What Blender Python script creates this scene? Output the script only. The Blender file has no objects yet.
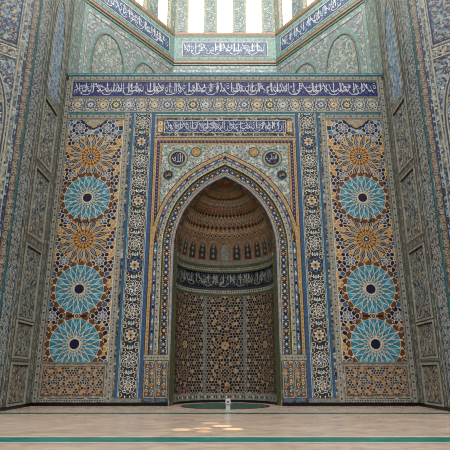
import bpy, math, random
from math import sin, cos, pi, radians, sqrt, atan2, hypot
random.seed(7)
SC = bpy.context.scene
COL = SC.collection

# ------------------------------------------------------------------ camera, world, light, exposure
CAM_H = 1.28
cam_d = bpy.data.cameras.new('camera'); cam = bpy.data.objects.new('camera', cam_d); COL.objects.link(cam)
cam_d.sensor_width = 36; cam_d.lens = 36*480/450
cam_d.clip_end = 500
cam.location = (0, 0, CAM_H); cam.rotation_euler = (radians(90+17), 0, 0)
SC.camera = cam
SC.view_settings.view_transform = 'Standard'; SC.view_settings.look = 'None'
SC.view_settings.gamma = 1; SC.view_settings.use_curve_mapping = False
SC.view_settings.exposure = 0.05
SC.cycles.use_denoising = True
SC.cycles.filter_width = 1.0
SC.cycles.sample_clamp_indirect = 4

W = bpy.data.worlds.new('sky'); SC.world = W; W.use_nodes = True
nt = W.node_tree; nt.nodes.clear()
wo = nt.nodes.new('ShaderNodeOutputWorld'); bg = nt.nodes.new('ShaderNodeBackground')
tc = nt.nodes.new('ShaderNodeTexCoord'); sp = nt.nodes.new('ShaderNodeSeparateXYZ'); rp = nt.nodes.new('ShaderNodeValToRGB')
nt.links.new(tc.outputs['Generated'], sp.inputs[0]); nt.links.new(sp.outputs['Z'], rp.inputs[0])
nt.links.new(rp.outputs[0], bg.inputs['Color']); nt.links.new(bg.outputs[0], wo.inputs[0])
cr = rp.color_ramp
cr.elements[0].position = 0.0; cr.elements[0].color = (.15, .14, .125, 1)
cr.elements[1].position = 0.55; cr.elements[1].color = (1, 1, 1, 1)
e = cr.elements.new(.28); e.color = (.27, .26, .25, 1)
cr.elements[2].color = (2.2, 2.2, 2.15, 1)
bg.inputs['Strength'].default_value = 1.0

def area(name, loc, target, sx, sy, power, col=(1, 1, 1)):
    l = bpy.data.lights.new(name, 'AREA'); l.shape = 'RECTANGLE'; l.size = sx; l.size_y = sy; l.energy = power; l.color = col
    o = bpy.data.objects.new(name, l); COL.objects.link(o); o.location = loc
    import mathutils
    o.rotation_euler = (mathutils.Vector(target)-mathutils.Vector(loc)).to_track_quat('-Z', 'Y').to_euler()
    return o
# daylight of the great dome's window ring, high above the hall
area('dome_daylight', (0, 8, 34), (0, 20, 12), 16, 10, 4600, (1, .98, .94))
# daylight entering the half dome over the alcove
area('alcove_daylight', (0, 21, 29), (0, 24, 18), 10, 5, 420, (1, .99, .95))
# sunlight patches that reach the marble floor through the dome lattice
def spot(name, loc, tx, ty, r, power):
    import mathutils
    l = bpy.data.lights.new(name, 'SPOT'); l.energy = power; l.color = (1, .72, .36); l.spot_blend = .5
    l.shadow_soft_size = .05
    d = mathutils.Vector((tx, ty, 0))-mathutils.Vector(loc)
    l.spot_size = 2*math.atan(r/d.length)
    o = bpy.data.objects.new(name, l); COL.objects.link(o); o.location = loc
    o.rotation_euler = d.to_track_quat('-Z', 'Y').to_euler()
for tx, ty, r, p in ((-1.0, 12.0, .27, .7), (-.52, 12.25, .24, .8), (-.47, 11.64, .22, .7), (-.07, 12.77, .27, 1.3), (.19, 12.13, .27, 1.5), (-.37, 13.5, .26, .6)):
    spot('dome_sunbeam', (tx+1.5, ty-4, 24), tx, ty, r, 60000*p)

# ------------------------------------------------------------------ materials
def mute(c, k=.16, g=.9):
    l = .3*c[0]+.59*c[1]+.11*c[2]
    return tuple((v+(l-v)*k)*g for v in c)
def srgb(c):
    return tuple(((v/255)/12.92 if v/255 <= .04045 else (((v/255)+.055)/1.055)**2.4) for v in c)
MATS = {}
def mat(name, rgb, rough=.32, var=.35, scale=9.0, spec=.28):
    m = bpy.data.materials.new(name); m.use_nodes = True
    n = m.node_tree.nodes; L = m.node_tree.links
    b = n['Principled BSDF']; b.inputs['Roughness'].default_value = rough
    b.inputs['Specular IOR Level'].default_value = spec
    t = n.new('ShaderNodeTexCoord'); v = n.new('ShaderNodeTexNoise'); v.inputs['Scale'].default_value = scale; v.inputs['Detail'].default_value = 4
    r = n.new('ShaderNodeValToRGB'); c = srgb(rgb)
    r.color_ramp.elements[0].position = .3; r.color_ramp.elements[1].position = .7
    r.color_ramp.elements[0].color = tuple(x*(1-var) for x in c)+(1,)
    r.color_ramp.elements[1].color = tuple(min(1, x*(1+var)) for x in c)+(1,)
    L.new(t.outputs['Object'], v.inputs['Vector']); L.new(v.outputs[0], r.inputs[0]); L.new(r.outputs[0], b.inputs['Base Color'])
    MATS[name] = m
    return m
for nm, c in dict(
    navy=(16, 18, 64), purple=(36, 28, 110), blue=(46, 92, 148), mid_blue=(70, 112, 165), pale_blue=(142, 176, 200),
    turquoise=(32, 142, 182), light_turquoise=(104, 192, 212), teal=(38, 110, 116), pale_teal=(126, 166, 158), green=(58, 92, 60), olive=(84, 90, 58),
    ochre=(206, 148, 66), gold=(188, 154, 94), brown=(112, 58, 20), rust=(150, 80, 40), terracotta=(166, 120, 82),
    cream=(214, 202, 172), white=(226, 224, 216), grey=(134, 134, 124), dark_grey=(58, 58, 60), black=(12, 12, 15), stone=(160, 158, 144),
    lilac=(140, 134, 170), slate_blue=(56, 88, 128), script=(206, 206, 218)).items():
    mat('tile_'+nm, mute(c))
mat('skirting_black', (10, 10, 11), .3, .2)

def cell_mat(name, cols, scale, rough=.32):
    """small-piece mosaic ground: cells of several glaze colours"""
    m = bpy.data.materials.new(name); m.use_nodes = True
    n = m.node_tree.nodes; L = m.node_tree.links; b = n['Principled BSDF']; b.inputs['Roughness'].default_value = rough; b.inputs['Specular IOR Level'].default_value = .3 if rough > .2 else .6
    t = n.new('ShaderNodeTexCoord'); v = n.new('ShaderNodeTexVoronoi'); v.inputs['Scale'].default_value = scale
    s = n.new('ShaderNodeSeparateColor'); r = n.new('ShaderNodeValToRGB'); r.color_ramp.interpolation = 'CONSTANT'
    L.new(t.outputs['Object'], v.inputs['Vector']); L.new(v.outputs['Color'], s.inputs[0]); L.new(s.outputs[0], r.inputs[0])
    L.new(r.outputs[0], b.inputs['Base Color'])
    k = len(cols)
    for i, c in enumerate(cols):
        e = r.color_ramp.elements[i] if i < 2 else r.color_ramp.elements.new(i/k)
        e.position = i/k
        e.color = srgb(mute(c))+(1,)
    MATS[name] = m
cell_mat('mosaic_grey', [(122, 124, 114), (50, 56, 60), (186, 184, 164), (56, 80, 100), (140, 118, 86), (98, 106, 96), (28, 32, 38)], 10)
cell_mat('mosaic_blue', [(58, 92, 134), (110, 146, 168), (30, 46, 92), (146, 168, 172), (40, 60, 80)], 10)
cell_mat('mosaic_pale', [(158, 180, 170), (112, 150, 142), (196, 204, 192), (134, 144, 158), (160, 152, 128)], 8)
cell_mat('mosaic_reveal', [(138, 144, 132), (86, 94, 94), (176, 178, 160), (92, 112, 124), (144, 130, 102), (54, 60, 62)], 11, .22)
cell_mat('mosaic_strip', [(124, 140, 150), (84, 106, 128), (164, 170, 168), (98, 122, 126), (58, 70, 84)], 10, .15)
cell_mat('mosaic_mould', [(132, 134, 124), (96, 102, 98), (156, 156, 142), (116, 114, 98), (76, 80, 80)], 11, .3)
cell_mat('mosaic_dark', [(38, 38, 44), (56, 52, 48), (26, 30, 52), (70, 58, 44)], 14)
cell_mat('mosaic_light', [(176, 174, 160), (120, 128, 140), (196, 190, 168), (92, 104, 130), (150, 132, 104)], 14)
cell_mat('mosaic_earth', [(112, 84, 62), (78, 66, 54), (140, 110, 80), (60, 66, 60)], 13)
cell_mat('mosaic_glazed', [(134, 156, 182), (166, 182, 198), (96, 124, 160), (186, 196, 202), (110, 144, 156)], 8, .13)

def M(n):
    return MATS[n] if n in MATS else MATS['tile_'+n]

# ------------------------------------------------------------------ sheet: a mesh drawn in 2D and laid on a surface
def front(Y=20.0):
    return lambda u, v, h: (u, Y-h, v)
def plane(ox, oy, dx, dy, nx, ny):
    return lambda u, v, h: (ox+dx*u+nx*h, oy+dy*u+ny*h, v)
def mirror(f, s):
    def g(u, v, h):
        x, y, z = f(u, v, h); return (s*x, y, z)
    return g

class Sheet:
    lo = None
    def __init__(s, fn): s.fn = fn; s.v = []; s.f = []; s.m = []; s.mats = []; s.clip = None
    def mi(s, n):
        if n not in s.mats: s.mats.append(n)
        return s.mats.index(n)
    def raw(s, pts3, m):
        k = len(s.v); s.v += pts3; s.f.append(tuple(range(k, k+len(pts3)))); s.m.append(s.mi(m))
    def poly(s, pts, m, h=0.003):
        if s.clip: pts = clip_rect(pts, s.clip)
        if len(pts) < 3: return
        s.raw([s.fn(x, y, h) for x, y in pts], m)
    def rect(s, x0, y0, x1, y1, m, h=.003): s.poly([(x0, y0), (x1, y0), (x1, y1), (x0, y1)], m, h)
    def grid(s, x0, y0, x1, y1, m, h=0, nx=1, ny=1):
        for i in range(nx):
            for j in range(ny):
                s.rect(x0+(x1-x0)*i/nx, y0+(y1-y0)*j/ny, x0+(x1-x0)*(i+1)/nx, y0+(y1-y0)*(j+1)/ny, m, h)
    def slab(s, x0, y0, x1, y1, m, t=.05, h=0, nx=1, ny=1):
        """a solid slab from h-t to h"""
        c = s.clip; s.clip = None
        if s.lo is not None and h > 0: t = min(t, h-s.lo)
        s.grid(x0, y0, x1, y1, m, h, nx, ny)
        for (a, b, n) in (((x0, y0), (x1, y0), nx), ((x1, y1), (x0, y1), nx), ((x1, y0), (x1, y1), ny), ((x0, y1), (x0, y0), ny)):
            for i in range(n):
                p = (a[0]+(b[0]-a[0])*i/n, a[1]+(b[1]-a[1])*i/n); q = (a[0]+(b[0]-a[0])*(i+1)/n, a[1]+(b[1]-a[1])*(i+1)/n)
                s.raw([s.fn(*p, h), s.fn(*p, h-t), s.fn(*q, h-t), s.fn(*q, h)], m)
        s.grid(x0, y0, x1, y1, m, h-t, nx, ny)
        s.clip = c
    def disk(s, cx, cy, r, m, h=.003, n=12, rot=0, sx=1):
        s.poly([(cx+sx*r*cos(rot+2*pi*i/n), cy+r*sin(rot+2*pi*i/n)) for i in range(n)], m, h)
    def ring(s, cx, cy, r0, r1, m, h=.003, n=24):
        for i in range(n):
            a, b = 2*pi*i/n, 2*pi*(i+1)/n
            s.poly([(cx+r0*cos(a), cy+r0*sin(a)), (cx+r1*cos(a), cy+r1*sin(a)), (cx+r1*cos(b), cy+r1*sin(b)), (cx+r0*cos(b), cy+r0*sin(b))], m, h)
    def star(s, cx, cy, r1, r2, n, m, h=.006, rot=0):
        s.poly([(cx+(r1 if i % 2 == 0 else r2)*cos(rot+pi*i/n), cy+(r1 if i % 2 == 0 else r2)*sin(rot+pi*i/n)) for i in range(2*n)], m, h)
    def kite(s, cx, cy, a, r0, rm, r1, w, m, h=.006):
        """kite along direction a, widest (w) at rm"""
        c, d = cos(a), sin(a)
        s.poly([(cx+r0*c, cy+r0*d), (cx+rm*c-w*d, cy+rm*d+w*c), (cx+r1*c, cy+r1*d), (cx+rm*c+w*d, cy+rm*d-w*c)], m, h)
    def flower(s, cx, cy, r, n, m1, m2, h=.006, rot=0):
        for i in range(n): s.kite(cx, cy, rot+2*pi*i/n, r*.12, r*.62, r, r*sin(pi/n)*.62, m1, h)
        s.disk(cx, cy, r*.3, m2, h+.002, 8)
    def stroke(s, pts, w, m, h=.004, taper=False):
        n = len(pts); L = []; R = []
        for i, p in enumerate(pts):
            a = pts[max(0, i-1)]; b = pts[min(n-1, i+1)]
            dx, dy = b[0]-a[0], b[1]-a[1]; l = hypot(dx, dy) or 1
            ww = w/2*((1-.75*i/(n-1)) if taper else 1)
            L.append((p[0]-dy/l*ww, p[1]+dx/l*ww)); R.append((p[0]+dy/l*ww, p[1]-dx/l*ww))
        for i in range(n-1): s.poly([R[i], R[i+1], L[i+1], L[i]], m, h)
    def leaf(s, x, y, a, l, w, m, h=.005):
        c, d = cos(a), sin(a)
        s.poly([(x, y), (x+.45*l*c-w*d, y+.45*l*d+w*c), (x+l*c, y+l*d), (x+.45*l*c+w*d, y+.45*l*d-w*c)], m, h)
    def build(s, name, parent=None):
        if parent and parent.name not in LOCAL:          # drawn in world space: express it from the thing's own origin
            ox, oy, oz = ORG.get(parent.name, (0, 0, 0)); s.v = [(x-ox, y-oy, z-oz) for x, y, z in s.v]
        me = bpy.data.meshes.new(name); me.from_pydata(s.v, [], s.f)
        for n in s.mats: me.materials.append(M(n))
        me.polygons.foreach_set('material_index', s.m); me.update()
        o = bpy.data.objects.new(name, me); COL.objects.link(o)
        if parent:
            o.parent = parent; ORG[o.name] = ORG.get(parent.name, (0, 0, 0))
            if parent.name in LOCAL: LOCAL.add(o.name)
        return o

def clip_half(pts, a, b, c):
    """keep a*x+b*y<=c"""
    out = []; n = len(pts)
    for i in range(n):
        p, q = pts[i], pts[(i+1) % n]; dp = a*p[0]+b*p[1]-c; dq = a*q[0]+b*q[1]-c
        if dp <= 0: out.append(p)
        if dp*dq < 0:
            t = dp/(dp-dq); out.append((p[0]+t*(q[0]-p[0]), p[1]+t*(q[1]-p[1])))
    return out
def clip_rect(pts, r):
    if all(r[0] <= p[0] <= r[2] and r[1] <= p[1] <= r[3] for p in pts): return pts
    for a, b, c in ((-1, 0, -r[0]), (1, 0, r[2]), (0, -1, -r[1]), (0, 1, r[3])):
        pts = clip_half(pts, a, b, c)
        if len(pts) < 3: return []
    return pts

LOCAL = set(); ORG = {}
def thing(name, label, cat, loc=(0, 0, 0), group=None, local=False):
    o = bpy.data.objects.new(name, None); COL.objects.link(o); o.location = loc
    o.empty_display_size = .2
    o['label'] = label; o['category'] = cat
    if group: o['group'] = group
    ORG[o.name] = loc
    if local: LOCAL.add(o.name)
    return o
def tag(o, label, cat, group=None):
    o['label'] = label; o['category'] = cat
    if group: o['group'] = group
    return o
def struct(o): o['kind'] = 'structure'; return o
def lab(o, t): o['label'] = t; return o

def box(name, x0, y0, z0, x1, y1, z1, m, parent=None, bevel=0):
    v = [(x, y, z) for z in (z0, z1) for y in (y0, y1) for x in (x0, x1)]
    f = [(0, 2, 3, 1), (4, 5, 7, 6), (0, 1, 5, 4), (2, 6, 7, 3), (0, 4, 6, 2), (1, 3, 7, 5)]
    me = bpy.data.meshes.new(name); me.from_pydata(v, [], f); me.materials.append(M(m) if isinstance(m, str) else m); me.update()
    o = bpy.data.objects.new(name, me); COL.objects.link(o)
    if parent: o.parent = parent
    if bevel:
        b = o.modifiers.new('bevel', 'BEVEL'); b.width = bevel; b.segments = 2
    return o

# ------------------------------------------------------------------ Arabic lettering
BASE = {'ا': (0xFE8D, 2), 'ب': (0xFE8F, 4), 'ة': (0xFE93, 2), 'ت': (0xFE95, 4), 'ث': (0xFE99, 4), 'ج': (0xFE9D, 4), 'ح': (0xFEA1, 4), 'خ': (0xFEA5, 4),
        'د': (0xFEA9, 2), 'ذ': (0xFEAB, 2), 'ر': (0xFEAD, 2), 'ز': (0xFEAF, 2), 'س': (0xFEB1, 4), 'ش': (0xFEB5, 4), 'ص': (0xFEB9, 4), 'ض': (0xFEBD, 4),
        'ط': (0xFEC1, 4), 'ظ': (0xFEC5, 4), 'ع': (0xFEC9, 4), 'غ': (0xFECD, 4), 'ف': (0xFED1, 4), 'ق': (0xFED5, 4), 'ك': (0xFED9, 4), 'ل': (0xFEDD, 4),
        'م': (0xFEE1, 4), 'ن': (0xFEE5, 4), 'ه': (0xFEE9, 4), 'و': (0xFEED, 2), 'ى': (0xFEEF, 2), 'ي': (0xFEF1, 4), 'ء': (0xFE80, 1),
        'أ': (0xFE83, 2), 'إ': (0xFE87, 2), 'ؤ': (0xFE85, 2), 'ئ': (0xFE89, 4), 'آ': (0xFE81, 2), 'L': (0xFEFB, 2)}
def shape(t):
    t = t.replace('لا', 'L'); out = []
    for i, ch in enumerate(t):
        if ch not in BASE: out.append(' '); continue
        b, n = BASE[ch]
        pj = i > 0 and t[i-1] in BASE and BASE[t[i-1]][1] == 4
        nj = n == 4 and i+1 < len(t) and t[i+1] in BASE and BASE[t[i+1]][1] >= 2
        k = (3 if nj else 1) if pj else (2 if nj else 0)
        out.append(chr(b+k))
    return ''.join(reversed(out))
_tc = {}
def text_mesh(t):
    if t in _tc: return _tc[t]
    c = bpy.data.curves.new('lettering', 'FONT'); c.body = shape(t); c.resolution_u = 2; c.offset = -.012
    o = bpy.data.objects.new('lettering', c); COL.objects.link(o)
    bpy.context.view_layer.update()
    me = o.to_mesh(); V = [(v.co.x, v.co.y) for v in me.vertices]; F = [tuple(p.vertices) for p in me.polygons]
    o.to_mesh_clear(); bpy.data.objects.remove(o); bpy.data.curves.remove(c)
    _tc[t] = (V, F); return V, F
def write(S, t, x0, y0, x1, y1, m='white', h=.008, base=None):
    """stretch the line of text over the rectangle; with base the uprights reach the top and the tails are shallow"""
    V, F = text_mesh(t)
    a = min(v[0] for v in V); b = max(v[0] for v in V); c = min(v[1] for v in V); d = max(v[1] for v in V)
    k = len(S.v)
    def Y(v):
        if base is None: return y0+(y1-y0)*(v-c)/(d-c)
        yb = y0+base*(y1-y0)
        return min(y1+.02, yb+(v/.714)**.72*(y1-yb)) if v >= 0 else yb-(v/c)*(yb-y0)
    S.v += [S.fn(x0+(x1-x0)*(v[0]-a)/(b-a), Y(v[1]), h) for v in V]
    mi = S.mi(m)
    for f in F: S.f.append(tuple(k+i for i in f)); S.m.append(mi)
def script_band(S, texts, small, x0, y0, x1, y1, m='script'):
    """thuluth-like band: tall main line, small words stacked between the uprights"""
    H = y1-y0
    write(S, texts, x0+.03*H, y0+.06*H, x1-.03*H, y1-.08*H, m, .008, .24)
    n = len(small); w = (x1-x0)/n
    for i, t in enumerate(small):
        a = x1-(i+1)*w+.15*w
        write(S, t, a, y0+.52*H, a+.62*w, y0+.84*H, m, .0085)
    random.seed(int(x1*100))
    n = int((x1-x0)/H*2.3)
    for i in range(n):                      # long oblique strokes of the kaf and lam-alif
        a = x0+.2*H+(x1-x0-.5*H)*(i+.5)/n+random.uniform(-.1, .1)*H
        if i % 3 == 0: S.stroke([(a, y0+.35*H), (a-.22*H, y0+.62*H), (a-.34*H, y0+.92*H)], .05*H, m, .0088)
        else:
            S.stroke([(a, y0+.3*H), (a+.01*H, y0+.62*H), (a, y0+.93*H)], .055*H, m, .0088)
            if i % 3 == 1: S.stroke([(a+.3*H*cos(q), y0+.3*H+.22*H*sin(q)) for q in [pi+.9*k*.45 for k in range(8)]], .045*H, m, .0088)

# ------------------------------------------------------------------ pattern kit
def spiral(cx, cy, r0, r1, a0, turns, n=13, sg=1):
    return [(cx+(r0+(r1-r0)*i/(n-1))*cos(a0+sg*2*pi*turns*i/(n-1)), cy+(r0+(r1-r0)*i/(n-1))*sin(a0+sg*2*pi*turns*i/(n-1))) for i in range(n)]
def scrolls(S, x0, y0, x1, y1, c, vine, leaf, petals, centre, h=.004, w=.075):
    """arabesque: spiralling vines with leaves and flowers"""
    nx = max(1, round((x1-x0)/c)); ny = max(1, round((y1-y0)/c)); cx = (x1-x0)/nx; cy = (y1-y0)/ny
    old = S.clip; S.clip = (x0, y0, x1, y1) if old is None else old
    k = min(cx, cy)
    for i in range(nx):
        for j in range(ny):
            X = x0+(i+.5)*cx; Y = y0+(j+.5)*cy; sg = 1 if (i+j) % 2 == 0 else -1
            a0 = (0 if sg > 0 else pi)+.5*pi*((i+2*j) % 4)
            P = spiral(X, Y, .52*k, .17*k, a0, 1.05, 12, sg)
            S.stroke(P, w*k, vine, h)
            for q in (1, 3, 5, 7, 9):
                p = P[q]; a = atan2(p[1]-Y, p[0]-X)+sg*.9
                S.leaf(p[0], p[1], a, .22*k, .065*k, leaf[(i+j+q) % len(leaf)], h+.001)
            S.flower(X, Y, .17*k, 6, petals[(i*3+j) % len(petals)], centre, h+.002, rot=.3*i)
            S.star(X-.5*cx, Y-.5*cy, .13*k, .05*k, 4, leaf[(i+j) % len(leaf)], h+.001, pi/4)
    S.clip = old
def dots(S, x0, y0, x1, y1, ground='stone', dot='navy', edge='dark_grey', pitch=.26, h=.004, t=.04, slab=True):
    """narrow border with a row of alternating bars and dots"""
    if slab: S.slab(x0, y0, x1, y1, ground, t, h)
    else: S.rect(x0, y0, x1, y1, ground, h)
    hor = (x1-x0) > (y1-y0); w = (y1-y0) if hor else (x1-x0); L = (x1-x0) if hor else (y1-y0)
    e = .1*w
    for o in (.06*w, .84*w):
        if hor: S.rect(x0, y0+o, x1, y0+o+e, edge, h+.002)
        else: S.rect(x0+o, y0, x0+o+e, y1, edge, h+.002)
    n = max(1, int(L/pitch))
    for i in range(n):
        p = (i+.5)*L/n; q = p+.5*L/n
        ax, ay = (x0+p, y0+.5*w) if hor else (x0+.5*w, y0+p); bx, by = (x0+q, y0+.5*w) if hor else (x0+.5*w, y0+q)
        S.disk(ax, ay, .17*w, dot, h+.002, 6)
        if i < n-1:
            l = .13*L/n
            if hor: S.rect(bx-l, by-.09*w, bx+l, by+.09*w, 'grey', h+.002)
            else: S.rect(bx-.09*w, by-l, bx+.09*w, by+l, 'grey', h+.002)
def line_box(S, x0, y0, x1, y1, w, m, h=.003):
    S.rect(x0, y0, x1, y0+w, m, h); S.rect(x0, y1-w, x1, y1, m, h)
    S.rect(x0, y0+w, x0+w, y1-w, m, h); S.rect(x1-w, y0+w, x1, y1-w, m, h)

def voronoi(S, seeds, rect, gap, h=.005):
    """seeds: (x,y,mat): cells shrunk by gap, so the ground shows as the interlacing line"""
    cellsz = .5; G = {}
    for i, s in enumerate(seeds): G.setdefault((int(s[0]//cellsz), int(s[1]//cellsz)), []).append(i)
    for i, (x, y, m) in enumerate(seeds):
        if m is None or not (rect[0]-.1 < x < rect[2]+.1 and rect[1]-.1 < y < rect[3]+.1): continue
        P = [(x-.35, y-.35), (x+.35, y-.35), (x+.35, y+.35), (x-.35, y+.35)]
        ci, cj = int(x//cellsz), int(y//cellsz); N = []
        for a in (-1, 0, 1):
            for b in (-1, 0, 1):
                for k in G.get((ci+a, cj+b), ()):
                    if k != i: N.append((hypot(seeds[k][0]-x, seeds[k][1]-y), k))
        N.sort()
        for d, k in N[:16]:
            if d < 1e-4: P = []; break
            nx, ny = (seeds[k][0]-x)/d, (seeds[k][1]-y)/d
            P = clip_half(P, nx, ny, nx*x+ny*y+d/2-gap/2)
            if len(P) < 3: break
        if len(P) >= 3:
            P = clip_rect(P, rect)
            if len(P) >= 3: S.poly(P, m, h)
def rose_seeds(cx, cy, rings):
    out = []
    for r, n, ph, m in rings:
        if r == 0: out.append((cx, cy, m)); continue
        for i in range(n):
            a = ph+2*pi*i/n; mm = m[i % len(m)] if isinstance(m, (list, tuple)) else m
            out.append((cx+r*cos(a), cy+r*sin(a), mm))
    return out
def fill_seeds(rect, sp, mats, avoid, symx=None):
    """staggered filler, mirrored about symx; avoid: (cx,cy,r)"""
    out = []; rows = int((rect[3]-rect[1])/(sp*.86))+2; cx = symx if symx is not None else (rect[0]+rect[2])/2
    for j in range(rows):
        y = rect[1]+j*sp*.86; n = int((rect[2]-cx)/sp)+2
        for i in range(n):
            x = (i+(.5 if j % 2 else 0))*sp
            for s in ((1,) if x == 0 else (1, -1)):
                X = cx+s*x
                if all(hypot(X-a, y-b) > r for a, b, r in avoid): out.append((X, y, mats[(i*2+j*3) % len(mats)]))
    return out

# ================================================================== THE SETTING
HW = 7.6; YF = 20.0; ZT = 15.0            # half width, front plane and top of the mihrab wall
FAR = (-.788, -.616)                      # direction of the splayed hall walls
YC = 16.25                                # corner between reveal and splayed wall
DG = (.595, .804)                         # direction of the alcove's diagonal walls
YB = 21.4; TD = 7.08; XB = HW-DG[0]*TD; YK = YB+DG[1]*TD   # alcove corner, length of diagonal, back wall

# marble floor
def marble(name, c1, c2, rough=.22):
    m = bpy.data.materials.new(name); m.use_nodes = True; n = m.node_tree.nodes; L = m.node_tree.links; b = n['Principled BSDF']
    b.inputs['Roughness'].default_value = rough
    t = n.new('ShaderNodeTexCoord'); mp = n.new('ShaderNodeMapping'); mp.inputs['Scale'].default_value = (.6, 1.0, 1)
    v = n.new('ShaderNodeTexNoise'); v.inputs['Scale'].default_value = 2.2; v.inputs['Detail'].default_value = 8; v.inputs['Distortion'].default_value = 1.2
    r = n.new('ShaderNodeValToRGB'); r.color_ramp.elements[0].position = .35; r.color_ramp.elements[1].position = .68
    r.color_ramp.elements[0].color = srgb(c1)+(1,); r.color_ramp.elements[1].color = srgb(c2)+(1,)
    L.new(t.outputs['Object'], mp.inputs[0]); L.new(mp.outputs[0], v.inputs['Vector']); L.new(v.outputs[0], r.inputs[0])
    br = n.new('ShaderNodeTexBrick'); br.inputs['Scale'].default_value = 1; br.inputs['Brick Width'].default_value = 1.2; br.inputs['Row Height'].default_value = 1.2
    br.inputs['Mortar Size'].default_value = .006; br.offset = 0
    br.inputs['Color1'].default_value = (1, 1, 1, 1); br.inputs['Color2'].default_value = (.93, .92, .9, 1); br.inputs['Mortar'].default_value = (.86, .83, .8, 1)
    L.new(t.outputs['Object'], br.inputs['Vector'])
    mx = n.new('ShaderNodeMix'); mx.data_type = 'RGBA'; mx.blend_type = 'MULTIPLY'; mx.inputs[0].default_value = 1
    L.new(r.outputs[0], mx.inputs[6]); L.new(br.outputs[0], mx.inputs[7]); L.new(mx.outputs[2], b.inputs['Base Color'])
    MATS[name] = m; return m
marble('marble_beige', (158, 138, 124), (186, 168, 152))
marble('marble_green', (0, 84, 82), (6, 110, 104), .3)
marble('marble_dark_green', (0, 58, 54), (6, 78, 70), .3)
marble('marble_pale', (196, 184, 166), (216, 206, 190), .3)

struct(box('floor', -14, -6, -.2, 14, 24, 0, 'marble_beige'))
S = Sheet(lambda u, v, h: (u, v, h)); S.slab(-13, 9.86, 13, 10.62, 'marble_green', .004, .005); S.rect(-13, 9.78, 13, 9.86, 'marble_pale', .005); S.rect(-13, 10.62, 13, 10.7, 'marble_pale', .005)
struct(S.build('trim_1'))
S = Sheet(lambda u, v, h: (u, v, h)); S.slab(-13, 16.2, 13, 16.72, 'marble_dark_green', .004, .005); S.rect(-13, 16.06, 13, 16.2, 'marble_pale', .005)
struct(S.build('trim_2'))
fm = thing('floor_medallion', 'dark green marble circle set into the pale floor before the niche', 'floor inlay', (0, 20, 0), local=True)
S = Sheet(lambda u, v, h: (u, v, h)); S.disk(0, 0, 1.62, 'marble_dark_green', .006, 64); S.build('inlay_disc', fm)
S = Sheet(lambda u, v, h: (u, v, h)); S.ring(0, 0, 1.62, 1.74, 'black', .007, 64); S.build('dark_border', fm)

# arch curve of the niche
PR = [(2.22, 6.3), (2.165, 7.0), (1.93, 7.8), (1.6, 8.42), (1.1, 9.02), (.58, 9.41), (0, 9.72)]
def smooth(P, k=5):
    out = []
    for i in range(len(P)-1):
        p0 = P[i-1] if i else (P[0][0]+.02, P[0][1]-.8); p1 = P[i]; p2 = P[i+1]; p3 = P[i+2] if i+2 < len(P) else (2*P[-1][0]-P[-2][0], 2*P[-1][1]-P[-2][1]-.02)
        for j in range(k):
            t = j/k
            out.append(tuple(.5*((2*p1[a])+(-p0[a]+p2[a])*t+(2*p0[a]-5*p1[a]+4*p2[a]-p3[a])*t*t+(-p0[a]+3*p1[a]-3*p2[a]+p3[a])*t**3) for a in (0, 1)))
    return out+[P[-1]]
ARC = [(2.22, z) for z in (0, .6, 1.2, 1.73, 1.95)]+[(2.22, 1.95+(6.3-1.95)*i/10) for i in range(1, 10)]+smooth(PR)
def curve(o, z0=0.0):
    out = []
    n = len(ARC)
    for i, p in enumerate(ARC):
        a = ARC[max(0, i-1)]; b = ARC[min(n-1, i+1)]; dx, dy = b[0]-a[0], b[1]-a[1]; l = hypot(dx, dy)
        out.append((p[0]+dy/l*o, p[1]-dx/l*o))
    a = ARC[-2]; b = ARC[-1]; dx, dy = b[0]-a[0], b[1]-a[1]; l = hypot(dx, dy)
    q = out[-1]; t = -q[0]/(dx/l)            # run the offset line on to the axis
    out[-1] = (0, q[1]+t*dy/l)
    fixed = [out[0]]
    for p in out[1:]:
        x = max(0, p[0]); fixed.append((x, min(p[1], out[-1][1]) if x > 0 else out[-1][1]))
    return [(x, max(z, z0)) for x, z in fixed]
def arcband(S, o1, o2, m, h1, h2, z0=0.0):
    A = curve(o1, z0); B = curve(o2, z0)
    for s in (1, -1):
        for i in range(len(A)-1):
            if A[i] == A[i+1] and B[i] == B[i+1]: continue
            S.raw([S.fn(s*A[i][0], A[i][1], h1), S.fn(s*B[i][0], B[i][1], h2), S.fn(s*B[i+1][0], B[i+1][1], h2), S.fn(s*A[i+1][0], A[i+1][1], h1)], m)
def along(o, pitch, z0=0):
    """points spaced along the right half of an offset curve, with tangent angle"""
    A = curve(o, z0); out = []; acc = pitch/2
    for i in range(len(A)-1):
        (x0, y0), (x1, y1) = A[i], A[i+1]; l = hypot(x1-x0, y1-y0)
        if l < 1e-6: continue
        while acc < l:
            out.append((x0+(x1-x0)*acc/l, y0+(y1-y0)*acc/l, atan2(y1-y0, x1-x0))); acc += pitch
        acc -= l
    return out

# back wall core with the niche opening, 1.35 m thick at the top
S = Sheet(lambda u, v, h: (u, YF-h, v))
A = curve(.02); out = []
for (x, z) in A:
    out.append((x, z))
for s in (1, -1):
    for i in range(len(A)-1):
        (x0, z0), (x1, z1) = A[i], A[i+1]
        S.raw([S.fn(s*x0, z0, -.15), S.fn(s*HW, z0, -.15), S.fn(s*HW, z1, -.15), S.fn(s*x1, z1, -.15)], 'mosaic_grey')
S.raw([S.fn(-HW, A[-1][1], -.15), S.fn(HW, A[-1][1], -.15), S.fn(HW, ZT-.02, -.15), S.fn(-HW, ZT-.02, -.15)], 'mosaic_grey')
S.raw([S.fn(-HW, ZT-.02, -.15), S.fn(HW, ZT-.02, -.15), (HW, YB, ZT-.02), (-HW, YB, ZT-.02)], 'mosaic_grey')
S.raw([(-XB, YK, ZT-.02), (XB, YK, ZT-.02), (HW, YB, ZT-.02), (-HW, YB, ZT-.02)], 'mosaic_grey')
struct(S.build('wall_back'))
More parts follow.
